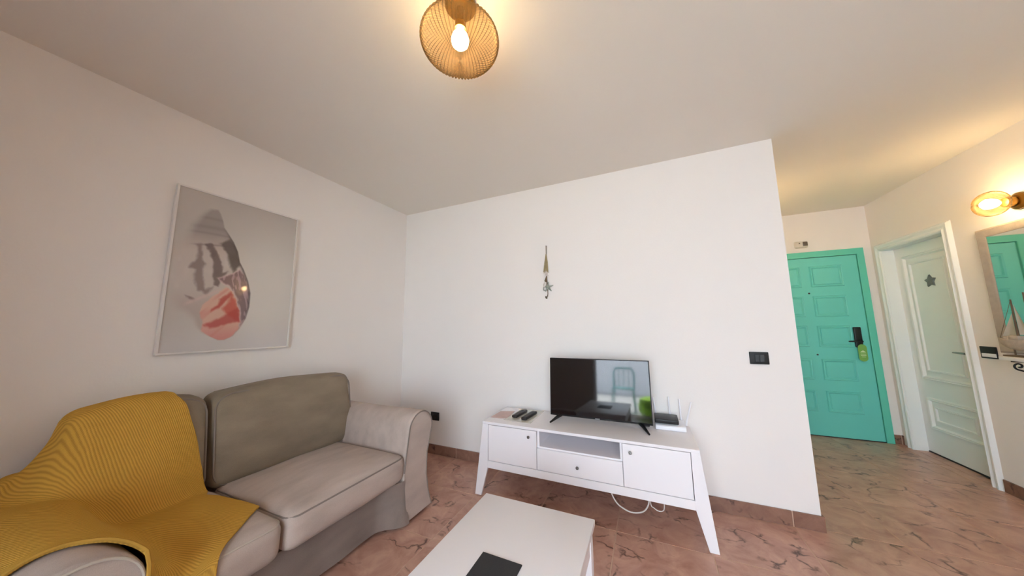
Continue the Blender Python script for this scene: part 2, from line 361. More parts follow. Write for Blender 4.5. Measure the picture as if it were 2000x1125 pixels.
# ---- teal entrance door
TD = lambda y: (lambda v: Vector((v.x, y - v.z, v.y)))        # (u,v,depth) -> wall facing -y
d1 = tag(MB().box(DX0 + .004, DX1 - .004, D_ - .012, D_ + .035, .008, DZ - .004, .002, 1).build('door_1', M['teal'], smooth=0), 'turquoise panelled entrance door with black electronic lock', 'door', kind='structure')
rows = [(1.625, 1.862), (1.29, 1.521), (.955, 1.188), (.60, .824), (.262, .486)]
for (z0, z1) in rows:
    for (x0, x1) in ((3.80, 4.085), (4.165, 4.445)):
        p = MB(); p.ring(x0, x1, z0, z1, .03, .010, TD(D_ - .0115))
        p.prism([(x0 + .034, z0 + .034), (x1 - .034, z0 + .034), (x1 - .034, z1 - .034), (x0 + .034, z1 - .034)], 'y', D_ - .0115, D_ - .0155, .0015)
        p.build('panel', M['teal'], d1, smooth=20)
for z in (1.554, .869):
    MB().lathe([(0, 0), (.009, 0), (.009, .004), (.006, .006), (0, .006)], 12, T=lambda v, z=z: Vector((4.139 + v.x, D_ - .012 - v.z, z + v.y))).build('peephole', M['dark'], d1)
MB().box(4.452, 4.512, D_ - .034, D_ - .011, .955, 1.17, .008, 3).build('lock_plate', M['black'], d1)
h = MB(); h.tube([(4.49, D_ - .03, 1.02), (4.49, D_ - .066, 1.02)], .011, 10); h.tube([(4.495, D_ - .066, 1.02), (4.44, D_ - .07, 1.021), (4.385, D_ - .07, 1.02)], [.010, .0085, .007], 10)
h.build('lever_handle', M['black'], d1)
# frame
fr = tag(MB().prism([(DX1, 0), (DX1 + .057, 0), (DX1 + .057, DZ + .068), (DX0 - .057, DZ + .068), (DX0 - .057, 0), (DX0, 0), (DX0, DZ), (DX1, DZ)], 'y', D_ - .022, D_ + .05, .003).build('trim_1', M['tealtrim'], smooth=0), 'green turquoise frame around the entrance door', 'door frame', kind='structure')
st('trim_2', MB().box(DX0, DX1, D_ - .01, D_ + .03, -.002, .006), M['dark'], 'dark strip under the turquoise door', 'threshold')

# ---- white interior door in the right wall
TR = lambda x: (lambda v: Vector((x - v.z, v.x, v.y)))        # (u=y, v=z, depth) -> wall facing -x
LX = R_ + .085
d2 = tag(MB().box(LX, LX + .04, WY0 + .003, WY1 - .003, .012, WZ - .003, .002, 1, None).build('door_2', M['whitepaint'], smooth=0), 'white interior door with two moulded panels and a star ornament', 'door', kind='structure')
# the wall's niche is deepened for the leaf by the box behind it
for (z0, z1) in ((.685, 1.86), (.235, .52)):
    p = MB(); p.ring(1.235, 1.745, z0, z1, .035, .016, TR(LX)); p.ring(1.30, 1.68, z0 + .075, z1 - .075, .02, .010, TR(LX))
    p.build('panel_moulding', M['whitepaint'], d2, smooth=20)
h = MB(); h.tube([(LX, 1.205, .96), (LX - .05, 1.205, .96)], .008, 10); h.tube([(LX - .05, 1.21, .96), (LX - .052, 1.26, .962), (LX - .05, 1.315, .962)], [.009, .008, .006], 10)
h.tube([(LX - .002, 1.205, .96), (LX - .008, 1.205, .96)], .024, 16)
h.build('lever_handle', M['steel'], d2)
# fluted casing of the white door: near side, far side, head
def casing(name, mb_parts, label): return tag(mb_parts.build(name, M['whitepaint'], smooth=30), label, 'door frame', kind='structure')
def casing_profile(a, s):   # a = opening edge, s = direction away from it ; returns (along, out) polyline
    pr = [(0, 0), (0, .012), (.006, .018), (.014, .020), (.022, .014), (.026, .010), (.034, .010), (.040, .016), (.050, .022), (.060, .022), (.068, .014), (.072, .008), (.078, 0)]
    return [(a + s * u, d) for (u, d) in pr]
c = MB()
for (a, s, ztop) in ((WY0, -1, WZ + .078), (WY1, 1, WZ + .078)):
    pf = casing_profile(a, s); b = bmesh.new(); lo = [b.verts.new((R_ - d, y, 0)) for y, d in pf]
    hi = [b.verts.new((R_ - d, y, WZ + abs(y - a))) for y, d in pf]
    for k in range(len(pf) - 1): b.faces.new((lo[k], lo[k + 1], hi[k + 1], hi[k]))
    b.faces.new(lo); c.add(b)
pf = casing_profile(0, 1); b = bmesh.new(); A = [b.verts.new((R_ - d, WY0 - u, WZ + u)) for u, d in pf]; B = [b.verts.new((R_ - d, WY1 + u, WZ + u)) for u, d in pf]
for k in range(len(pf) - 1): b.faces.new((A[k], A[k + 1], B[k + 1], B[k]))
c.add(b)
c.box(R_ - .004, LX + .04, WY1 - .002, WY1 + .012, 0, WZ + .01); c.box(R_ - .004, LX + .04, WY0 - .012, WY0 + .002, 0, WZ + .01); c.box(R_ - .004, LX + .04, WY0, WY1, WZ - .002, WZ + .012)
casing('trim_3', c, 'fluted white frame around the white interior door')
st('trim_4', MB().box(R_ - .001, LX - .002, WY0, WY1, -.004, .0005), M['tile'], 'brown stone threshold in front of the white door', 'threshold')
st('trim_5', MB().box(LX - .002, R_ + .12, WY0, WY1, -.0022, .010), M['dark'], 'dark strip painting the shaded gap under the white door', 'threshold')  # dark colour stands in for the shade in the gap below the leaf
# paint line on top of the visible baseboard
# ---- terrace door behind the viewer (seen in the television)
wn = tag(MB().box(OX0, OX1, YR - .08, YR - .02, OZ1 - .06, OZ1).build('window_1', M['alu'], smooth=0), 'white framed terrace door behind the viewer, reflected in the television', 'window', kind='structure')
mid = (OX0 + OX1) / 2
for a, b2 in ((OX0, OX0 + .05), (OX1 - .05, OX1), (mid + .5, mid + .56)): MB().box(a, b2, YR - .08, YR - .02, .0, OZ1 - .06).build('window_frame', M['alu'], wn, smooth=0)
for a, b2 in ((OX0 + .05, mid + .5), (mid + .56, OX1 - .05)): MB().box(a, b2, YR - .052, YR - .048, .03, OZ1 - .06).build('pane', M['glass'], wn, smooth=0)
MB().box(OX0 + .05, OX1 - .05, YR - .08, YR - .02, 0, .03).build('window_frame', M['alu'], wn, smooth=0)
st('terrace_floor', MB().box(-2, 7, YR - 4.2, YR - .12, -.15, -.02), M['terrace'], 'grey terrace floor outside, visible only as a reflection in the television', 'terrace')
st('terrace_wall', MB().box(-2, 7, YR - 4.3, YR - 4.1, -.15, 1.1), M['parapet'], 'low white terrace wall outside, visible only as a reflection', 'wall')

# ================================================================ TELEVISION STAND
tv0 = world_thing('tv_stand', (1.95, -.24, 0), 'long white television stand with splayed legs under the television', 'tv stand')
def part(root, mb, name, m, label=None, smooth=35):
    o = mb.build(name, m, smooth=smooth); keep(o, root)
    if label: o['label'] = label
    return o
part(tv0, MB().box(1.25, 2.652, -.452, -.028, .502, .520, .002, 1), 'top', M['white'])
def leg(x_sign, ys):
    if x_sign < 0: pts = [(1.25, .502), (1.296, .502), (1.292, .20), (1.238, 0), (1.186, 0)]
    else: pts = [(2.652, .502), (2.606, .502), (2.608, .20), (2.658, 0), (2.704, 0)]
    return MB().prism(pts, 'y', ys[0], ys[1], .0015)
for sx in (-1, 1):
    for ys in ((-.45, -.428), (-.055, -.033)): part(tv0, leg(sx, ys), 'leg', M['white'], smooth=20)
    x0, x1 = (1.27, 1.285) if sx < 0 else (2.617, 2.632)
    part(tv0, MB().box(x0, x1, -.43, -.05, .2, .502), 'side_panel', M['white'], smooth=0)
part(tv0, MB().box(1.290, 2.610, -.449, -.430, .197, .247, .001, 1), 'rail', M['white'], smooth=0)
part(tv0, MB().box(1.285, 2.617, -.428, -.05, .235, .248), 'bottom_panel', M['white'], smooth=0)
part(tv0, MB().box(1.285, 2.617, -.052, -.045, .248, .502), 'back_panel', M['white'], smooth=0)
for x in (1.679, 2.222): part(tv0, MB().box(x - .003 if x < 2 else x, x + .012 if x < 2 else x + .013, -.432, -.052, .248, .502), 'divider', M['white'], smooth=0)
part(tv0, MB().box(1.690, 2.222, -.434, -.052, .388, .398), 'shelf', M['white'], smooth=0)
def knob(root, x, y, z, parent):
    o = MB().lathe([(0, 0), (.004, 0), (.004, .008), (.009, .010), (.010, .016), (.007, .021), (0, .022)], 16, T=lambda v: Vector((x + v.x, y - v.z, z + v.y))).build('knob', M['steel']); keep(o, parent)
dl = part(tv0, MB().box(1.2985, 1.674, -.450, -.432, .2505, .4985, .0015, 1), 'door', M['white'], smooth=0); knob(tv0, 1.621, -.45, .457, dl)
dr = part(tv0, MB().box(2.2375, 2.6035, -.450, -.432, .2505, .4985, .0015, 1), 'door', M['white'], smooth=0); knob(tv0, 2.283, -.45, .455, dr)
dw = part(tv0, MB().box(1.6785, 2.2335, -.450, -.432, .2505, .3885, .0015, 1), 'drawer', M['white'], smooth=0); knob(tv0, 1.956, -.45, .313, dw)

# ================================================================ TELEVISION
tv = empty('television', (2.065, -.205, .5245), 'black flat screen television on two splayed feet on the white stand', 'television', rot=(math.radians(-3.2), 0, math.radians(0)))
def tp(mb, name, m, parent=tv, label=None, smooth=35):
    o = mb.build(name, m, parent, smooth=smooth)
    if label: o['label'] = label
    return o
tp(MB().box(-.356, .356, -.010, .016, .028, .452, .003, 2), 'housing', M['black'])
tp(MB().box(-.20, .20, .014, .055, .08, .36, .012, 2), 'rear_cover', M['blackmatte'])
tp(MB().box(-.350, .350, -.0125, -.009, .040, .447, .0008, 1), 'screen', M['screen'], smooth=0)
tp(MB().box(-.022, .010, -.0132, -.0095, .0305, .0365, .0005, 1), 'brand_plate', M['steel'], label='small silver plate on the lower bezel', smooth=0)
for sx in (-1, 1):
    f = MB()
    cx = sx * .275
    for sy, L, ze in ((-1, .105, -.0035), (1, .075, .0066)):
        pts = [(cx, 0, .034), (cx + sx * .02 * 1, sy * .03, .022), (cx + sx * .055, sy * L, ze)]
        f.tube(pts, [.013, .012, .006], 8)
    tp(f, 'foot', M['black'])
# ================================================================ ROUTER + BOX
ro = world_thing('router', (2.53, -.10, .52), 'white wireless router with upright antennas right of the television', 'router')
part(ro, MB().prism([(-.168, .5215), (-.03, .5215), (-.03, .560), (-.05, .564), (-.160, .552), (-.168, .545)], 'x', 2.435, 2.618, .004), 'body', M['plasticwhite'])
for (x, y, tx, tz, ty) in ((2.447, -.035, 2.432, .70, -.03), (2.535, -.028, 2.531, .71, -.02), (2.602, -.028, 2.598, .70, -.02), (2.626, -.10, 2.664, .70, -.09)):
    part(ro, MB().tube([(x, y, .545), (x, y, .56), (x + (tx - x) * .3, y + (ty - y) * .3, .60), (tx, ty, tz)], [.005, .0055, .0055, .0038], 8), 'antenna', M['plasticwhite'])
bb = world_thing('set_top_box', (2.50, -.10, .562), 'small black box lying on top of the white router', 'set-top box')
T_ = Matrix.Translation((2.505, -.102, .568)) @ Matrix.Rotation(math.radians(5.5), 4, 'X')
part(bb, MB().box(-.073, .073, -.058, .058, -.002, .026, .006, 3, T=T_), 'case', M['black'])
part(bb, MB().box(.030, .058, -.0588, -.0575, .008, .017, .0004, 1, T=T_), 'front_display', M['remote'], smooth=0)
# ================================================================ REMOTES, PAPERS
def flat_quad(pts, z, t, name, m, label, cat):
    return tag(MB().prism(pts, 'z', z, z + t, .0003).build(name, m, smooth=0), label, cat)
flat_quad([(1.385, -.365), (1.605, -.372), (1.60, -.04), (1.40, -.035)], .5205, .0015, 'plastic_sleeve', M['paper'], 'pale transparent document sleeve under the two remote controls', 'document')
bz = world_thing('brochure', (1.33, -.23, .5205), 'pinkish brochure left of the remote controls on the white stand', 'brochure')
part(bz, MB().prism([(1.262, -.35), (1.395, -.33), (1.375, -.13), (1.262, -.17)], 'z', .5205, .5225, .0003), 'cover', M['brochure'], smooth=0)
def remote(loc, rz, Lh, wd_, label, nb):
    r = empty('remote_control', loc, label, 'remote control', rot=(0, 0, rz), group='remote controls on the television stand')
    b = bmesh.new()
    MB_ = MB(); MB_.box(-wd_ / 2, wd_ / 2, -Lh / 2, Lh / 2, 0, .020, .006, 3); MB_.build('body', M['remote'], r)
    for i in range(nb):
        for j in range(3):
            MB().box(-.014 + j * .011, -.008 + j * .011, -Lh * .36 + i * Lh * .09, -Lh * .36 + i * Lh * .09 + .006, .0195, .0215, .0008, 1).build('button', M['button'], r, smooth=0)
    MB().lathe([(0, 0), (.011, 0), (.010, .002), (.004, .0022), (0, .0015)], 16, T=Matrix.Translation((-.0005, Lh * .33, .0196))).build('button', M['button'], r)
remote((1.452, -.205, .5222), math.radians(-5), .19, .044, 'left black remote control on the clear sleeve', 6)
remote((1.540, -.225, .5222), math.radians(-5), .20, .044, 'right black remote control on the clear sleeve, nearer the television', 7)

# cables below the stand
def bez(P, n=24):
    P = [Vector(p) for p in P]; out = []
    for i in range(len(P) - 1):
        p0 = P[max(i - 1, 0)]; p1 = P[i]; p2 = P[i + 1]; p3 = P[min(i + 2, len(P) - 1)]
        for k in range(n):
            t = k / n; out.append(.5 * ((2 * p1) + (-p0 + p2) * t + (2 * p0 - 5 * p1 + 4 * p2 - p3) * t * t + (-p0 + 3 * p1 - 3 * p2 + p3) * t ** 3))
    out.append(P[-1]); return out
tag(MB().tube(bez([(2.10, -.30, .2345), (2.14, -.3, .125), (2.172, -.3, .070), (2.22, -.3, .042), (2.27, -.3, .034), (2.325, -.3, .050), (2.355, -.3, .085), (2.367, -.3, .13), (2.37, -.3, .2345)], 6), .0045, 8).build('power_cable', M['cable']), 'thick white cable hanging in a loop below the television stand', 'cable')
tag(MB().tube(bez([(2.372, -.28, .2345), (2.375, -.28, .10), (2.392, -.28, .078), (2.415, -.28, .066), (2.44, -.28, .07), (2.452, -.28, .10), (2.452, -.28, .2345)], 6), .003, 8).build('network_cable', M['cable']), 'thin white cable in a small loop right of the thick cable', 'cable')

# ================================================================ WALL PLATES
def plate(x0, x1, z0, z1, name, label, cat, rockers):
    r = world_thing(name, ((x0 + x1) / 2, 0, (z0 + z1) / 2), label, cat)
    part(r, MB().box(x0, x1, -.011, 0, z0, z1, .003, 2), 'frame', M['blackmatte'])
    for a, b_ in rockers: part(r, MB().box(a, b_, -.0135, -.010, z0 + .016, z1 - .016, .001, 1), 'rocker', M['black'])
    return r
plate(3.035, 3.137, .958, 1.037, 'light_switch', 'black double light switch on the white wall near the hall corner', 'light switch', [(3.062, 3.087), (3.088, 3.113)])
so = plate(.405, .503, .313, .39, 'wall_socket', 'black wall socket low on the wall beside the sofa arm', 'socket', [])
part(so, MB().lathe([(.022, 0), (.022, .002), (.019, .003), (.018, -.004), (0, -.004)], 24, T=lambda v: Vector((.454 + v.x, -.011 - v.z, .3515 + v.y))), 'socket_ring', M['black'])
r2 = world_thing('light_switch', (R_, .96, .99), 'black switch plate with a painted white reflection on the right wall beside the shelf', 'light switch')
part(r2, MB().box(R_ - .010, R_, .905, 1.018, .948, 1.034, .003, 2), 'frame', M['blackmatte'])
part(r2, MB().box(R_ - .0125, R_ - .009, .905, 1.006, .958, .984, .001, 1), 'rocker', M['plasticwhite'], label='rocker coloured white for its shiny reflection')  # white colour stands in for light reflected off the glossy rocker
# alarm siren above the entrance door
al = world_thing('alarm_sensor', (4.14, D_, 2.13), 'small white alarm box above the turquoise door', 'alarm')
part(al, MB().box(4.065, 4.185, D_ - .035, D_, 2.085, 2.165, .018, 4), 'case', M['alarm'])
part(al, MB().box(4.137, 4.18, D_ - .040, D_ - .03, 2.105, 2.155, .005, 2), 'lens', M['alarmdark'], label='dark sensor window')
part(al, MB().lathe([(0, 0), (.007, 0), (.005, .004), (0, .005)], 12, T=lambda v: Vector((4.107 + v.x, D_ - .035 - v.z, 2.14 + v.y))), 'indicator', M['alarmdark'])
# green door hanger
hg = world_thing('door_hanger', (4.492, D_ - .045, .88), 'green door hanger card hanging from the black door handle', 'door hanger')
pts = [(4.458, .845)] + arc(4.492, .845, .034, PI, 2 * PI, 12)[1:] + [(4.526, .955)] + arc(4.492, .955, .034, 0, PI, 12)[1:-1] + [(4.458, .955)]
hole = None
part(hg, MB().prism(pts, 'y', D_ - .0435, D_ - .042, 0), 'card', M['hanger'], smooth=0)
mk = MB()
mk.prism([(4.470, .905), (4.516, .905), (4.505, .916), (4.494, .928), (4.482, .918)], 'y', D_ - .0441, D_ - .0434)
part(hg, mk, 'emblem', M['hangermark'], smooth=0)
for z in (.885, .870, .855): part(hg, MB().box(4.472 + (z == .855) * .006, 4.514 - (z == .855) * .006, D_ - .0441, D_ - .0434, z, z + .005), 'print_line', M['hangermark'], smooth=0)

# star on the white door
def star_pts(n, r0, r1, rot=0): return [((r0 if k % 2 == 0 else r1) * math.sin(PI * k / n + rot), (r0 if k % 2 == 0 else r1) * math.cos(PI * k / n + rot)) for k in range(2 * n)]
def star_mb(cx, cz, r0, r1, dep, T):
    b = bmesh.new(); P = star_pts(5, r0, r1, .05); ring = [b.verts.new(T(Vector((cx + p[0], cz + p[1], 0)))) for p in P]; top = [b.verts.new(T(Vector((cx + p[0] * .86, cz + p[1] * .86, dep * .6)))) for p in P]
    c = b.verts.new(T(Vector((cx, cz, dep))))
    for k in range(10):
        b.faces.new((ring[k], ring[(k + 1) % 10], top[(k + 1) % 10], top[k])); b.faces.new((top[k], top[(k + 1) % 10], c))
    b.faces.new(ring[::-1]); return MB().add(b)
tag(star_mb(1.475, 1.585, .062, .036, .016, TR(LX - .0005)).build('star_ornament', M['star'], smooth=20), 'grey star ornament hanging on the white door', 'ornament')

# ================================================================ PICTURE
PY0, PY1, PZ0, PZ1 = -1.807, -1.157, 1.095, 2.065
pic = world_thing('picture', (0, (PY0 + PY1) / 2, PZ0), 'large framed picture of a striped sea shell above the sofa', 'picture')
FW = .010
fm = MB()
for (y0, y1, z0, z1) in ((PY0, PY1, PZ0, PZ0 + FW), (PY0, PY1, PZ1 - FW, PZ1)): fm.box(.002, .028, y0, y1, z0, z1, .001, 1)
for (y0, y1) in ((PY0, PY0 + FW), (PY1 - FW, PY1)): fm.box(.002, .028, y0, y1, PZ0 + FW, PZ1 - FW, .001, 1)
fm.box(.002, .006, PY0 + .002, PY1 - .002, PZ0 + .002, PZ1 - .002)
part(pic, fm, 'frame', M['frame'], smooth=0)
def sstep(a, b, x): t = np.clip((x - a) / (b - a), 0, 1); return t * t * (3 - 2 * t)
def poly_sd(P, X, Y):
    """signed distance (positive inside) of points to a polygon"""
    d = np.full(X.shape, 1e9); inside = np.zeros(X.shape, bool); n = len(P)
    for i in range(n):
        ax, ay = P[i]; bx_, by = P[(i + 1) % n]; ex, ey = bx_ - ax, by - ay
        t = np.clip(((X - ax) * ex + (Y - ay) * ey) / (ex * ex + ey * ey + 1e-12), 0, 1)
        d = np.minimum(d, np.hypot(X - ax - t * ex, Y - ay - t * ey))
        c = ((ay > Y) != (by > Y)) & (X < (bx_ - ax) * (Y - ay) / (by - ay + 1e-12) + ax); inside ^= c
    return np.where(inside, d, -d)
def vnoise(X, Y, sc, seed):
    rs = np.random.RandomState(seed); g = rs.rand(128, 128); x = X * sc + 40; y = Y * sc + 40
    xi = np.floor(x).astype(int); yi = np.floor(y).astype(int); fx = x - xi; fy = y - yi; fx = fx * fx * (3 - 2 * fx); fy = fy * fy * (3 - 2 * fy)
    a = g[yi % 128, xi % 128]; b = g[yi % 128, (xi + 1) % 128]; c = g[(yi + 1) % 128, xi % 128]; d = g[(yi + 1) % 128, (xi + 1) % 128]
    return (a * (1 - fx) + b * fx) * (1 - fy) + (c * (1 - fx) + d * fx) * fy
def paint(U, V):
    AR = .67; X = U * AR; Y = V
    Xw = X + .010 * (vnoise(U, V, 30, 1) - .5) + .006 * (vnoise(U, V, 70, 2) - .5); Yw = Y + .008 * (vnoise(U, V, 40, 3) - .5)
    def pd(P, w=True): return poly_sd([(a * AR, b) for a, b in P], Xw if w else X, Yw if w else Y)
    def mix(I, c, a): return I * (1 - a[..., None]) + np.array(c, float) * a[..., None]
    I = np.zeros(U.shape + (3,)) + np.array((186, 178, 172.))
    rad = np.hypot((U - .72) * .8, V - .62); I = mix(I, (214, 208, 200), 1 - sstep(.1, .75, rad))
    I = mix(I, (206, 202, 204), sstep(.75, 1.0, V) * .6)
    body = [(0.19, 0.13), (0.23, 0.096), (0.28, 0.088), (0.303, 0.113), (0.329, 0.162), (0.34, 0.196), (0.386, 0.241), (0.426, 0.282), (0.468, 0.342), (0.493, 0.412), (0.533, 0.462), (0.578, 0.536), (0.609, 0.619), (0.611, 0.715), (0.591, 0.797), (0.548, 0.865), (0.498, 0.914), (0.435, 0.939), (0.385, 0.938), (0.321, 0.913), (0.265, 0.886), (0.227, 0.85), (0.198, 0.799), (0.144, 0.76), (0.088, 0.737), (0.044, 0.675), (0.02, 0.578), (0.015, 0.478), (0.025, 0.405), (0.065, 0.35), (0.1, 0.283), (0.125, 0.222), (0.165, 0.166)]
    right_dark = [(0.327, 0.307), (0.397, 0.269), (0.435, 0.299), (0.478, 0.365), (0.495, 0.43), (0.45, 0.489), (0.417, 0.446), (0.381, 0.368)]
    s1 = [(0.216, 0.327), (0.27, 0.317), (0.316, 0.379), (0.349, 0.432), (0.37, 0.498), (0.408, 0.488), (0.38, 0.532), (0.342, 0.592), (0.31, 0.583), (0.3, 0.506), (0.286, 0.441), (0.259, 0.376)]
    s2 = [(0.158, 0.338), (0.189, 0.33), (0.207, 0.396), (0.2, 0.431), (0.232, 0.448), (0.22, 0.494), (0.234, 0.557), (0.254, 0.62), (0.305, 0.595), (0.264, 0.652), (0.202, 0.624), (0.166, 0.564), (0.168, 0.5), (0.117, 0.491), (0.156, 0.448), (0.173, 0.402)]
    s3 = [(0.119, 0.661), (0.199, 0.682), (0.189, 0.693), (0.144, 0.685)]
    lip = [(0.343, 0.541), (0.45, 0.495), (0.504, 0.465), (0.569, 0.525), (0.609, 0.619), (0.611, 0.715), (0.591, 0.797), (0.547, 0.854), (0.537, 0.763), (0.508, 0.695), (0.479, 0.627), (0.433, 0.584), (0.378, 0.566)]
    pink = [(0.239, 0.727), (0.313, 0.66), (0.407, 0.587), (0.464, 0.617), (0.5, 0.684), (0.528, 0.752), (0.543, 0.82), (0.534, 0.871), (0.492, 0.914), (0.435, 0.939), (0.385, 0.938), (0.321, 0.913), (0.254, 0.882), (0.264, 0.83), (0.227, 0.769)]
    red1 = [(0.271, 0.84), (0.321, 0.82), (0.404, 0.787), (0.479, 0.742), (0.517, 0.718), (0.543, 0.82), (0.488, 0.82), (0.411, 0.842), (0.315, 0.861)]
    red2 = [(0.312, 0.746), (0.357, 0.712), (0.365, 0.673), (0.451, 0.618), (0.46, 0.64), (0.406, 0.688), (0.372, 0.728), (0.313, 0.756)]
    red3 = [(0.46, 0.64), (0.50, 0.69), (0.53, 0.76), (0.535, 0.82), (0.49, 0.80), (0.42, 0.76), (0.40, 0.73), (0.44, 0.69)]
    bd = pd(body, False)
    soft = .004 + .035 * sstep(.35, .02, U)                      # the left side of the shell melts into the backdrop
    body_a = sstep(-soft, soft, bd)
    B = np.zeros_like(I) + np.array((186, 172, 166.))
    B = mix(B, (156, 146, 142), sstep(.34, .22, V))             # grey spire
    B = mix(B, (206, 196, 190), sstep(.30, .40, V) * sstep(.75, .6, V) * .8)
    for k, (v0, w) in enumerate(((.155, .010), (.215, .012), (.255, .008))):
        B = mix(B, (120, 112, 110), np.exp(-((V - v0 - .10 * (U - .25) ** 2 + .03 * (U - .25)) / w) ** 2) * .35)
    B = mix(B, (112, 102, 100), np.exp(-((V - (.335 - .10 * (U - .2))) / .006) ** 2) * .5 * sstep(.08, .2, U))
    for P, c, a, w in ((s2, (126, 110, 106), .85, .010), (s1, (104, 88, 86), .95, .008), (s3, (120, 102, 98), .8, .008), (right_dark, (84, 74, 70), .95, .012)):
        B = mix(B, c, sstep(-w, w, pd(P)) * a)
    B = mix(B, (150, 136, 130), sstep(.0, .5, vnoise(U, V, 18, 8)) * .15)
    B = mix(B, (206, 182, 178), np.exp(-(np.abs(V - (.70 - .42 * (U - .16))) / .012) ** 2) * sstep(.10, .16, U) * sstep(.40, .34, U) * .8)
    B = mix(B, (126, 100, 104), sstep(-.004, .004, pd(lip)))
    B = mix(B, (190, 160, 164), sstep(-.004, .004, pd(lip)) * sstep(.55, .75, vnoise(U * 2.5 - V * 1.2, V * .6 + U, 30, 5)) * .7)
    B = mix(B, (214, 186, 184), np.exp(-(pd(lip) / .006) ** 2) * .6)
    pk = sstep(-.006, .006, pd(pink))
    st_ = vnoise(U * .8 + V * 1.1, U * -.2, 26, 9)
    PK = np.zeros_like(I) + np.array((214, 172, 156.)); PK = mix(PK, (208, 140, 134), sstep(.8, .95, V)); PK = mix(PK, (200, 120, 108), sstep(.45, .9, st_) * .5)
    PK = mix(PK, (190, 66, 56), sstep(-.014, .012, pd(red3)) * .75); PK = mix(PK, (176, 62, 58), sstep(-.01, .01, pd(red1)) * .75); PK = mix(PK, (178, 66, 56), sstep(-.008, .008, pd(red2)) * .8)
    B = B * (1 - pk[..., None]) + PK * pk[..., None]
    rim = np.exp(-(np.maximum(bd, 0) / .012) ** 2) * sstep(.32, .45, U)
    B = mix(B, (66, 56, 56), rim * .75 * sstep(.9, .7, V))
    I = I * (1 - body_a[..., None]) + B * body_a[..., None]
    return np.clip(I, 0, 255)
nu, nv = 220, 330
U, V = np.meshgrid(np.linspace(0, 1, nu), np.linspace(0, 1, nv))
IMG = paint(U, V)
b = bmesh.new()
verts = [(.0215, PY0 + FW + u * (PY1 - PY0 - 2 * FW), PZ1 - FW - v * (PZ1 - PZ0 - 2 * FW)) for v in np.linspace(0, 1, nv) for u in np.linspace(0, 1, nu)]
faces = [(j * nu + i, (j + 1) * nu + i, (j + 1) * nu + i + 1, j * nu + i + 1) for j in range(nv - 1) for i in range(nu - 1)]
b.free()
me = bpy.data.meshes.new('print'); me.from_pydata(verts, [], faces); me.update()
ca = me.color_attributes.new('Art', 'FLOAT_COLOR', 'POINT')
L4 = np.ones((nu * nv, 4), np.float32); c_ = IMG.reshape(-1, 3) / 255.0; L4[:, :3] = np.where(c_ <= .04045, c_ / 12.92, ((c_ + .055) / 1.055) ** 2.4)
ca.data.foreach_set('color', L4.ravel())
pm = bpy.data.materials.new('shell_print'); pm.use_nodes = True; pb = pm.node_tree.nodes['Principled BSDF']
at = pm.node_tree.nodes.new('ShaderNodeAttribute'); at.attribute_name = 'Art'; pm.node_tree.links.new(at.outputs['Color'], pb.inputs['Base Color'])
pb.inputs['Roughness'].default_value = 0.5; pb.inputs['Coat Weight'].default_value = 1.0; pb.inputs['Coat Roughness'].default_value = 0.05
me.materials.append(pm); po_ = bpy.data.objects.new('print', me); COL.objects.link(po_); keep(po_, pic)

# ================================================================ WALL DECORATION
wh = world_thing('wall_hanging', (1.645, 0, 1.935), 'thin hanging decoration of twigs, shells and a starfish above the television', 'wall decoration')
part(wh, MB().tube([(1.648, -.012, 1.935), (1.647, -.012, 1.80)], .0035, 6), 'cord', M['brownwood'])
part(wh, MB().tube([(1.648, -.002, 1.933), (1.648, -.016, 1.933)], .004, 8), 'nail', M['steel'])
tw = MB()
for k in range(7):
    a = (k - 3) * .0032; rr = random.uniform(-.004, .004)
    tw.tube([(1.647 + a * .3, -.012 - abs(rr), 1.86 + rr), (1.645 + a * 1.2, -.014, 1.79), (1.641 + a * 2.2, -.014 - abs(rr), 1.70 + rr * 3)], [.002, .0035, .0028], 6)
part(wh, tw, 'twig_bundle', M['twig'])
b2 = MB()
for k in range(5):
    a = k * 2 * PI / 5 + .4; b2.tube([(1.645, -.02, 1.682), (1.645 + .03 * math.cos(a), -.016, 1.682 + .03 * math.sin(a))], [.006, .0015], 6)
part(wh, b2, 'shell_flower', M['shellwhite'])
part(wh, MB().tube([(1.648, -.014, 1.665), (1.640, -.018, 1.62), (1.652, -.016, 1.575)], [.003, .014, .004], 8), 'twig_bundle', M['brownwood'])
part(wh, MB().lathe([(0, -.03), (.012, -.018), (.016, 0), (.010, .02), (0, .034)], 12, T=Matrix.Translation((1.633, -.02, 1.585)) @ Matrix.Rotation(.4, 4, 'Y')), 'shell', M['shellwhite'])
sf = MB()
for k in range(5):
    a = k * 2 * PI / 5 + .32; sf.tube([(1.662, -.026, 1.560), (1.662 + .024 * math.cos(a), -.024, 1.560 + .024 * math.sin(a)), (1.662 + .046 * math.cos(a), -.02, 1.560 + .046 * math.sin(a))], [.010, .0065, .003], 8)
part(wh, sf, 'starfish', M['starfish'])
lp = MB(); lp.tube([(1.630 + .016 * math.cos(t), -.02, 1.548 + .016 * math.sin(t)) for t in np.linspace(0, 2 * PI, 14)[:-1]], .004, 6, closed=True)
part(wh, lp, 'ring', M['starfish'])
part(wh, MB().tube([(1.652, -.012, 1.56), (1.653, -.012, 1.50), (1.650, -.014, 1.478)], [.0025, .003, .004], 6), 'cord', M['brownwood'])
part(wh, MB().lathe([(0, -.010), (.012, -.006), (.014, .002), (0, .010)], 10, T=Matrix.Translation((1.640, -.016, 1.472)) @ Matrix.Rotation(1.2, 4, 'Y')), 'shell', M['brownwood'])

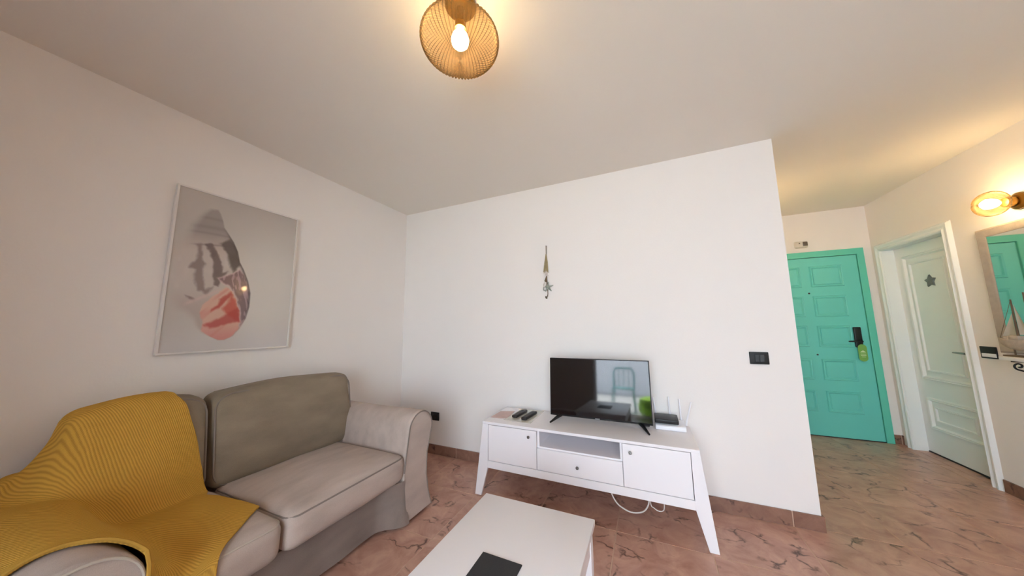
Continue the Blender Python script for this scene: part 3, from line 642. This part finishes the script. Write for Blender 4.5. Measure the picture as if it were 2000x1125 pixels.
# ================================================================ LAMPS
def shade_prof(a, c, n=22, z_open=.0):
    """flattened globe with a small opening at the top"""
    return [(max(a * math.sin(t), 0), -c * math.cos(t)) for t in np.linspace(0, PI * .90, n)]
def fluted(a, c, ribs, amp, top=.95, n=30, per=6):
    b = bmesh.new(); N_ = ribs * per; rings = []; bot = b.verts.new((0, 0, -c))
    for t in np.linspace(0, PI * top, n)[1:]:
        ring = []
        for k in range(N_):
            ph = 2 * PI * k / N_; nrm = Vector((math.sin(t) / a, 0, -math.cos(t) / c)).normalized()
            d = amp * math.cos(ribs * ph) * min(1, math.sin(t) * 1.6); r = a * math.sin(t) + nrm.x * d; z = -c * math.cos(t) + nrm.z * d
            ring.append(b.verts.new((r * math.cos(ph), r * math.sin(ph), z)))
        rings.append(ring)
    for k in range(N_): b.faces.new((bot, rings[0][(k + 1) % N_], rings[0][k]))
    for A, B in zip(rings[:-1], rings[1:]):
        for k in range(N_): b.faces.new((A[k], A[(k + 1) % N_], B[(k + 1) % N_], B[k]))
    return b
def lamp_light(name, loc, energy, parent):
    l = bpy.data.lights.new(name, 'POINT'); l.energy = energy; l.color = LAMP_COL; l.shadow_soft_size = .03
    o = bpy.data.objects.new(name, l); COL.objects.link(o); o.parent = parent; o.location = loc; return o
cl = empty('ceiling_lamp', (1.83, -1.64, H_), 'round ribbed amber glass ceiling lamp with a lit bulb', 'ceiling lamp')
MB().lathe([(0, 0), (.06, 0), (.06, -.018), (.045, -.028), (.0, -.028)], 32).build('ceiling_plate', M['brass'], cl)
MB().lathe([(0, -.028), (.016, -.028), (.016, -.085), (.022, -.09), (.022, -.118), (0, -.118)], 24).build('socket', M['brass'], cl)
MB().add(fluted(.149, .080, 60, .0030), Matrix.Translation((0, 0, -.175))).build('shade', M['amber'], cl, smooth=60)
MB().lathe([(0, -.036), (.018, -.031), (.031, -.016), (.034, 0), (.029, .018), (.016, .034), (.013, .05), (0, .05)], 24, T=Matrix.Translation((0, 0, -.165))).build('bulb', M['bulb'], cl)
lamp_light('bulb_light', (0, 0, -.165), LAMP_CEILING, cl)
wl = empty('wall_lamp', (R_, .56, 2.0), 'ribbed amber glass globe wall lamp with brass base above the mirror', 'wall lamp', rot=(0, -PI / 2, 0))
MB().lathe([(0, 0), (.055, 0), (.055, .014), (.040, .026), (.0, .026)], 32).build('wall_plate', M['brass'], wl)
MB().lathe([(0, .026), (.030, .026), (.034, .05), (.030, .07), (.0, .07)], 24).build('socket', M['brass'], wl)
MB().add(fluted(.082, .070, 40, .0022), Matrix.Translation((0, 0, .125)) @ Matrix.Rotation(PI, 4, 'X')).build('shade', M['amber'], wl, smooth=60)
MB().lathe([(0, .05), (.018, .045), (.032, .028), (.034, .008), (.026, -.015), (.014, -.03), (0, -.03)], 24, T=Matrix.Translation((0, 0, .12))).build('bulb', M['bulb'], wl)
lamp_light('bulb_light', (0, 0, .125), LAMP_WALL, wl)

hall_fill_lamp = empty('wall_lamp', (W_, 1.15, 2.0), 'added amber glass fill lamp on the hall side wall, unseen behind the wall corner', 'wall lamp', rot=(0, PI / 2, 0))  # added lamp, out of view, to brighten the hall
rear_fill_lamp = empty('ceiling_lamp', (3.7, -3.1, H_), 'added amber glass fill lamp on the ceiling behind the viewer, out of view', 'ceiling lamp')  # added lamp behind the camera that lifts the general room light
for src, dst, en in ((wl, hall_fill_lamp, LAMP_WALL * .5), (cl, rear_fill_lamp, LAMP_CEILING)):
    for ch in list(src.children):
        c = ch.copy(); COL.objects.link(c); c.parent = dst
        if c.type == 'LIGHT': c.data = ch.data.copy(); c.data.energy = en
# ================================================================ MIRROR, SHELF, SHIP
mi = world_thing('wall_mirror', (R_, .55, .995), 'rectangular mirror in a whitewashed frame on the right wall', 'mirror')
MY0, MY1, MZ0, MZ1 = .25, .852, 1.0, 1.878
part(mi, MB().box(R_ - .016, R_ - .012, MY0 + .03, MY1 - .03, MZ0 + .03, MZ1 - .03), 'mirror_glass', M['mirror'], smooth=0)
mf = MB(); b = bmesh.new(); lv = []
for ins, d in ((0, .001), (0, .022), (.010, .030), (.045, .022), (.058, .018), (.058, .012)):
    lv.append([b.verts.new((R_ - d, y, z)) for y, z in ((MY0 + ins, MZ0 + ins), (MY1 - ins, MZ0 + ins), (MY1 - ins, MZ1 - ins), (MY0 + ins, MZ1 - ins))])
for A, B in zip(lv[:-1], lv[1:]):
    for k in range(4): b.faces.new((A[k], A[(k + 1) % 4], B[(k + 1) % 4], B[k]))
part(mi, mf.add(b), 'frame', M['mirrorframe'], smooth=20)
sh = world_thing('wall_shelf', (R_, .4, .97), 'narrow white wall shelf on black scroll iron brackets below the mirror', 'shelf')
part(sh, MB().box(R_ - .165, R_, .05, .665, .965, .988, .003, 2), 'board', M['white'])
def scroll(cx, cz, r0, turns, a0, n=40, dirn=1):
    return [(cx + (r0 * (1 - .8 * k / n)) * math.cos(a0 + dirn * turns * 2 * PI * k / n), cz + (r0 * (1 - .8 * k / n)) * math.sin(a0 + dirn * turns * 2 * PI * k / n)) for k in range(n + 1)]
for y in (.60, .14):
    bk = MB()
    bk.box(R_ - .155, R_, y - .008, y + .008, .957, .965); bk.box(R_ - .008, R_, y - .008, y + .008, .78, .962)
    s1 = scroll(R_ - .130, .932, .024, 1.1, -PI * .5, dirn=-1); s2 = scroll(R_ - .036, .815, .024, 1.1, PI * .0, dirn=1)
    path = [(a, y, c) for a, c in reversed(s1)] + [(R_ - .10, y, .895), (R_ - .07, y, .87), (R_ - .035, y, .855)] + [(a, y, c) for a, c in s2[2:]]
    bk.tube(path, .005, 8)
    part(sh, bk, 'bracket', M['iron'])
sp = world_thing('model_sailboat', (4.61, .60, .989), 'wooden model sailboat with cream sails standing on the white shelf', 'ornament')
part(sp, MB().box(4.585, 4.635, .47, .70, .9885, .998, .003, 2), 'base', M['brownwood'])
for y in (.655, .53): part(sp, MB().tube([(4.61, y, .997), (4.61, y, 1.04)], .004, 8), 'post', M['brownwood'])
hb = bmesh.new(); secs = []
for i in range(13):
    t = i / 12; y = .735 - t * .27; wv = .030 * math.sin(PI * min(1, t * 1.0 + .02)) ** .6 * (1 - .25 * t); zt = 1.098 + .012 * (1 - 2 * t) ** 2; zb = 1.028 + .045 * (abs(1 - 2 * t)) ** 2.5
    secs.append([hb.verts.new((4.61 + wv * math.cos(a) , y, zt + (zb - zt) * max(0, -math.sin(a)) ** .8)) for a in np.linspace(0, -PI, 9)])
for A, B in zip(secs[:-1], secs[1:]):
    for k in range(8): hb.faces.new((A[k], A[k + 1], B[k + 1], B[k]))
    hb.faces.new((A[8], A[0], B[0], B[8]))
hb.faces.new(secs[0]); hb.faces.new(secs[-1])
part(sp, MB().add(hb), 'hull', M['driftwood'])
part(sp, MB().box(4.595, 4.625, .60, .66, 1.095, 1.125, .004, 2).box(4.597, 4.623, .665, .695, 1.098, 1.118, .003, 2), 'cabin', M['driftwood'])
for y, zt in ((.615, 1.36), (.535, 1.40)): part(sp, MB().tube([(4.61, y, 1.09), (4.61, y, zt)], [.006, .0035], 8), 'mast', M['brownwood'])
for (y0, zt, y1, zb) in ((.605, 1.33, .548, 1.13), (.525, 1.37, .47, 1.13), (.625, 1.27, .71, 1.12)):
    b = bmesh.new(); n = 8; G = []
    for i in range(n + 1):
        t = i / n; row = []
        for j in range(5):
            s_ = j / 4; row.append(b.verts.new((4.61 + .012 * math.sin(PI * s_) * t, y0 + (y1 - y0) * s_ * t, zt + (zb - zt) * t)))
        G.append(row)
    for i in range(n):
        for j in range(4):
            try: b.faces.new((G[i][j], G[i][j + 1], G[i + 1][j + 1], G[i + 1][j]))
            except ValueError: pass
    bmesh.ops.solidify(b, geom=list(b.faces), thickness=.0015)
    part(sp, MB().add(b), 'sail', M['sail'])
part(sp, MB().tube([(4.61, .615, 1.355), (4.61, .73, 1.10)], .0012, 5).tube([(4.61, .535, 1.395), (4.61, .47, 1.10)], .0012, 5), 'rigging', M['brownwood'])

# ================================================================ COFFEE TABLE
ct = world_thing('coffee_table', (1.933, -1.60, 0), 'low white coffee table with a dark mat in the foreground', 'coffee table')
part(ct, MB().box(1.684, 2.183, -2.12, -1.174, .428, .45, .0025, 2), 'top', M['white'])
for x in (1.694, 2.129):
    for y in (-2.11, -1.228): part(ct, MB().box(x, x + .044, y, y + .044, 0, .428, .002, 1), 'leg', M['white'])
for x0, x1 in ((1.698, 1.712), (2.155, 2.169)): part(ct, MB().box(x0, x1, -2.07, -1.228, .345, .428, .001, 1), 'apron', M['white'], smooth=0)
for y0, y1 in ((-2.106, -2.092), (-1.196, -1.182)): part(ct, MB().box(1.738, 2.129, y0, y1, .345, .428, .001, 1), 'apron', M['white'], smooth=0)
tag(MB().prism([(1.857, -1.507), (2.003, -1.507), (2.003, -1.75), (1.857, -1.75)], 'z', .4503, .4545, .001).build('table_mat', M['mat'], smooth=0), 'dark charcoal rectangular mat lying on the white coffee table', 'mat')

# ================================================================ SOFA
sofa = world_thing('sofa', (.5, -1.46, 0), 'grey beige two-seat sofa with loose cushions against the left wall', 'sofa')
XF = .95
part(sofa, MB().box(.04, .885, -2.16, -.80, .025, .255, .02, 3), 'base', M['fabric'])
# sagging skirt panel along the front, flaring at the far corner
def front_panel():
    b = bmesh.new(); G = []
    ys = np.linspace(-2.04, -.915, 60)
    for z in np.linspace(0, 1, 12):
        row = []
        for y in ys:
            t = min(1, max(0, (y + 1.10) / .17)); far = t * t * (3 - 2 * t)
            zb = .030 - .018 * far; zz = .262 + (zb - .262) * z
            fl = max(0, 1 - zz / .22) ** 1.5
            x = .900 - .010 * z + far * (.060 + .010 * z + .035 * fl) + .003 * math.sin(y * 23) * z
            row.append(b.verts.new((x, y, zz)))
        G.append(row)
    for i in range(11):
        for j in range(len(ys) - 1): b.faces.new((G[i][j], G[i][j + 1], G[i + 1][j + 1], G[i + 1][j]))
    bmesh.ops.solidify(b, geom=list(b.faces), thickness=.012)
    return MB().add(b)
part(sofa, front_panel(), 'skirt', M['fabric'], smooth=60)
def arm_profile(s, yc, r, zc):
    """s=+1: far arm, outer side towards +y ; closed profile in (y,z)"""
    pts = [(yc + s * .078, .02), (yc + s * .067, .10), (yc + s * .062, .22), (yc + s * .066, .36)]
    pts += [(yc + s * .090, .432)]
    pts += [(yc + r * math.cos(a) * s, zc + r * math.sin(a)) for a in np.linspace(-.55, PI * .98, 22)]
    pts += [(yc - s * .128, .44), (yc - s * .148, .30), (yc - s * .15, .02)]
    return pts
def arm(s, yc, xf, r, zc):
    P = arm_profile(s, yc, r, zc); b = bmesh.new(); cols = []
    xs = [(.05, .0), (.06, .006), (.3, .008), (.6, .008), (xf - .10, .008), (xf - .03, .008), (xf - .008, .007), (xf, .0)]
    cy = sum(p[0] for p in P) / len(P); cz = .35
    for x, g in xs:
        col = []
        for (y, z) in P:
            fl = max(0, 1 - z / .22) ** 1.5
            k = (x - .05) / (xf - .05)
            d = Vector((y - cy, z - cz)); d.normalize()
            col.append(b.verts.new((x + fl * .035 * (k > .95), y + d.x * g + s * (.008 * fl if (y - yc) * s > 0 else 0), z + d.y * g * (z > .1) - .010 * (1 - abs(2 * k - 1)) * (z > .5))))
        cols.append(col)
    n = len(P)
    for A, B in zip(cols[:-1], cols[1:]):
        for k in range(n): b.faces.new((A[k], A[(k + 1) % n], B[(k + 1) % n], B[k]))
    b.faces.new(cols[0]); b.faces.new(cols[-1])
    return MB().add(b), [(xf + .001, y, z) for (y, z) in P[:-1]]
for s, yc, xf, ra, za in ((1, -.782, XF, .113, .532), (-1, -2.165, .990, .122, .474)):
    mb, edge = arm(s, yc, xf, ra, za); a = part(sofa, mb, 'armrest', M['fabric'], smooth=50)
    pp = [(x + (.035 * max(0, 1 - z / .22) ** 1.5), y + (s * .008 * max(0, 1 - z / .22) ** 1.5 if (y - yc) * s > 0 else 0), z) for x, y, z in edge]
    o = MB().tube(pp, .0042, 8).build('piping', M['pipinglight'] if s < 0 else M['piping']); keep(o, a)
part(sofa, MB().box(.03, .20, -2.20, -.80, .05, .66, .05, 4), 'back_frame', M['fabric'])
def cushion(cx, cy, cz, hx, hy, hz, r, bul, n=16, seed=0, shape=None):
    """puffy rounded box; bul=(bx,by,bz) centre bulge per axis"""
    b = bmesh.new(); bmesh.ops.create_cube(b, size=2); bmesh.ops.subdivide_edges(b, edges=list(b.edges), cuts=n, use_grid_fill=True)
    h = Vector((hx, hy, hz)); rs = random.Random(seed); ph = [rs.uniform(0, 6) for _ in range(6)]
    for v in b.verts:
        q = Vector([math.copysign(1 - (1 - abs(c)) ** 1.45, c) for c in v.co])
        p = Vector([q[i] * h[i] for i in range(3)]); inn = Vector([max(-(h[i] - r), min(h[i] - r, p[i])) for i in range(3)]); d = p - inn
        if d.length > 1e-9: p = inn + d.normalized() * r
        u = [max(-1, min(1, p[i] / h[i])) for i in range(3)]
        c = [math.cos(u[i] * PI / 2) for i in range(3)]
        p.x += u[0] * bul[0] * c[1] * c[2]; p.y += u[1] * bul[1] * c[0] * c[2]; p.z += u[2] * bul[2] * c[0] * c[1]
        wv = .004 * (math.sin(p.y * 17 + ph[0]) * math.sin(p.x * 13 + ph[1]) + math.sin(p.z * 19 + ph[2]) * math.sin(p.y * 11 + ph[3]))
        p += p.normalized() * wv
        if shape: p = shape(p, h)
        v.co = p + Vector((cx, cy, cz))
    return MB().add(b)
def rrect(hy, hz, r, n=8):
    out = []
    for (sy, sz, a0) in ((1, 1, 0), (-1, 1, PI / 2), (-1, -1, PI), (1, -1, 1.5 * PI)):
        out += [(sy * (hy - r) + r * math.cos(a0 + PI / 2 * k / n), sz * (hz - r) + r * math.sin(a0 + PI / 2 * k / n)) for k in range(n + 1)]
    return out
# seat cushions
for (y0, y1, sd) in ((-1.618, -.925, 1), (-2.06, -1.630, 2)):
    cy, hy = (y0 + y1) / 2, (y1 - y0) / 2
    o = part(sofa, cushion(.625, cy, .337, .330, hy, .082, .045, (.014, .004, .030), seed=sd), 'seat_cushion', M['fabric'], smooth=80)
    ppts = []
    for (x, y) in rrect(.322, hy - .006, .045):
        c1 = math.cos(max(-1, min(1, x / .33)) * PI / 2)
        ppts.append((.625 + x + (.0140 * math.cos(max(-1, min(1, y / hy)) * PI / 2) if x > .25 else 0), cy + y, .337 + .066 + .004 * math.sin(y * 9 + sd)))
    pp = MB().tube(ppts, .0042, 8, closed=True).build('piping', M['pipinglight'] if sd == 2 else M['piping']); keep(pp, o)
# back cushions: lean back, top arched
def lean(p, h):
    zt = (p.z / h.z + 1) / 2
    p.x += .045 * (1 - zt) - .03 * zt
    p.z += .022 * math.cos(p.y / h.y * PI / 2) * max(0, p.z / h.z)
    return p
for (y0, y1, sd, dz) in ((-1.648, -.835, 3, 0), (-2.085, -1.658, 4, .0)):
    cy, hy = (y0 + y1) / 2, (y1 - y0) / 2
    CX, CZ, hx, hz = .235, .640 + dz, .085, .238
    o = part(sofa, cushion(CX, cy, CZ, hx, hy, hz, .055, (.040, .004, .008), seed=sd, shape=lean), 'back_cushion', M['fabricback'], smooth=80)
    ppts = []
    for (y, z) in rrect(hy - .012, hz - .012, .075):
        p = Vector((.069, y, z)); p = lean(p, Vector((hx, hy, hz)))
        ppts.append((CX + p.x, cy + p.y, CZ + p.z))
    pp = MB().tube(ppts, .005, 8, closed=True).build('piping', M['piping']); keep(pp, o)

# ================================================================ THROW
def throw():
    nx, ny = 520, 260
    xs = np.linspace(.0, 1.30, nx); ys = np.linspace(-2.60, -1.55, ny); X, Y = np.meshgrid(xs, ys, indexing='ij')
    from mathutils.bvhtree import BVHTree
    vs, fs = [], []
    bpy.context.view_layer.update()
    for o in sofa.children:
        if o.type == 'MESH' and o.name.split('.')[0] in ('back_cushion', 'seat_cushion', 'armrest', 'back_frame', 'base', 'skirt'):
            k0 = len(vs); mw = o.matrix_world; vs += [mw @ v.co for v in o.data.vertices]; fs += [[k0 + i for i in p.vertices] for p in o.data.polygons]
    tree = BVHTree.FromPolygons(vs, fs); Z = np.full(X.shape, .02)
    st2 = 2; dn = Vector((0, 0, -1))
    for i in range(0, nx, st2):
        for j in range(0, ny, st2):
            h = tree.ray_cast(Vector((float(xs[i]), float(ys[j]), 1.5)), dn)
            if h[0] is not None: Z[i:i + st2, j:j + st2] = h[0].z
    Z = np.where(X < .03, Z[np.searchsorted(xs, .06)][None, :], Z)
    # drape: repeated relaxation that never falls below the sofa
    for ax in (0, 1):
        for k in (-2, -1, 1, 2): Z = np.maximum(Z, np.roll(Z, k, ax))
    base = Z.copy(); F = Z.copy()
    kx = 9; ky = 12
    def blur(A, k, ax):
        P = np.pad(A, [(k, k) if i == ax else (0, 0) for i in range(2)], mode='edge'); c = np.cumsum(P, axis=ax)
        c = np.concatenate([np.zeros_like(np.take(c, [0], ax)), c], ax)
        n = 2 * k + 1; a = np.take(c, range(n, c.shape[ax]), ax); b = np.take(c, range(0, c.shape[ax] - n), ax); return (a - b) / n
    for it in range(3):
        F = blur(blur(F, kx, 0), ky, 1); F = np.maximum(F, base)
    F = blur(blur(np.maximum(F, base + .002), 3, 0), 3, 1); F = np.maximum(F, base + .003)
    F = blur(blur(F, 1, 0), 1, 1) + .010
    F += .004 * np.sin(Y * 34 + X * 9) * np.clip((.75 - F) * 3, 0, 1)
    def samp(x, y):
        fx = np.clip((x - xs[0]) / (xs[1] - xs[0]), 0, nx - 1.001); fy = np.clip((y - ys[0]) / (ys[1] - ys[0]), 0, ny - 1.001)
        i = fx.astype(int); j = fy.astype(int); a = fx - i; b = fy - j
        return F[i, j] * (1 - a) * (1 - b) + F[i + 1, j] * a * (1 - b) + F[i, j + 1] * (1 - a) * b + F[i + 1, j + 1] * a * b
    # right edge as (x, y) control points, from the top back to the front hem
    ctrl = np.array([(.10, -1.80), (.20, -1.80), (.28, -1.785), (.33, -1.745), (.37, -1.695), (.41, -1.68), (.45, -1.70), (.50, -1.672), (.62, -1.660), (.88, -1.648), (.94, -1.745), (1.0, -1.850), (1.05, -1.90)])
    NX, NY = 230, 150
    # x positions spread by arc length along a typical row
    xx = np.linspace(.10, 1.02, 3000); zz = samp(xx, np.full_like(xx, -1.9)); s = np.concatenate([[0], np.cumsum(np.hypot(np.diff(xx), np.diff(zz)))])
    xr = np.interp(np.linspace(0, s[-1], NX), s, xx); sr = np.linspace(0, s[-1], NX)
    yr = np.interp(xr, ctrl[:, 0], ctrl[:, 1]); yl = -2.32
    tt = np.linspace(0, 1, NY)
    XX = np.repeat(xr[:, None], NY, 1); YY = yr[:, None] + (yl - yr[:, None]) * tt[None, :]
    # front limit: over the near arm the throw ends further back, over the seat it hangs past the front
    lim = np.interp(-YY, [1.64, 1.66, 1.95, 2.02, 2.06, 2.10, 2.16, 2.32], [.89, .90, 1.02, 1.02, .97, .90, .85, .80])
    XX = .10 + (XX - .10) * (lim - .10) / .92 if False else np.where(XX > .5, .5 + (XX - .5) * (lim - .5) / .52, XX)
    ZZ = samp(XX.ravel(), YY.ravel()).reshape(XX.shape)
    verts = [(float(a), float(b_), float(c)) for a, b_, c in zip(XX.ravel(), YY.ravel(), ZZ.ravel())]
    faces = [(i * NY + j, i * NY + j + 1, (i + 1) * NY + j + 1, (i + 1) * NY + j) for i in range(NX - 1) for j in range(NY - 1)]
    me = bpy.data.meshes.new('throw_blanket'); me.from_pydata(verts, [], faces); me.update()
    uvl = me.uv_layers.new(name='UVMap'); vi = np.zeros(len(me.loops), int); me.loops.foreach_get('vertex_index', vi)
    UU = np.repeat(sr[:, None], NY, 1).ravel(); VV = YY.ravel() - .30 * UU
    uv = np.stack([UU[vi], VV[vi]], 1).astype(np.float32); uvl.data.foreach_set('uv', uv.ravel())
    me.materials.append(M['knit'])
    for p in me.polygons: p.use_smooth = True
    o = bpy.data.objects.new('throw_blanket', me); COL.objects.link(o)
    sd = o.modifiers.new('thickness', 'SOLIDIFY'); sd.thickness = .008; sd.offset = -1
    tag(o, 'mustard yellow knitted throw draped over the near end of the sofa', 'blanket')
    # knitted border bead along the edge over the arm
    edge = [(XX[-1, j], YY[-1, j], ZZ[-1, j] + .000) for j in range(0, NY, 2)]
    e = MB().tube(edge, .0055, 6).build('border', M['knit']); keep(e, o)
throw()

# ================================================================ THINGS ONLY SEEN IN THE TELEVISION
def metal_chair(loc, rz, label):
    c = empty('patio_chair', loc, label, 'chair', rot=(0, 0, rz))
    for sx in (-1, 1):
        for sy in (-1, 1): MB().tube([(sx * .19, sy * .19, .44), (sx * .22, sy * .23, 0)], .012, 8).build('leg', M['chairteal'], c)
    MB().box(-.21, .21, -.21, .21, .43, .45, .01, 2).build('seat', M['chairteal'], c)
    MB().tube([(-.2, .2, .44), (-.21, .25, .75), (-.15, .27, .84), (.15, .27, .84), (.21, .25, .75), (.2, .2, .44)], .020, 8).build('back_frame', M['chairteal'], c)
    for x in (-.1, 0, .1): MB().tube([(x, .2, .45), (x, .265, .83)], .007, 8).build('back_bar', M['chairteal'], c)
metal_chair((1.90, YR - .75, -.02), PI, 'turquoise metal chair on the terrace, seen reflected in the television')
pf = empty('pouf', (2.46, YR - .38, -.02), 'lime green cushion pouf on the terrace, seen reflected in the television', 'pouf')
MB().lathe([(0, 0), (.22, 0), (.27, .08), (.28, .18), (.25, .30), (.15, .34), (0, .35)], 32).build('cushion', M['lime'], pf)
MB().lathe([(.275, .17), (.285, .175), (.285, .185), (.275, .19)], 32).build('seam', M['lime'], pf)
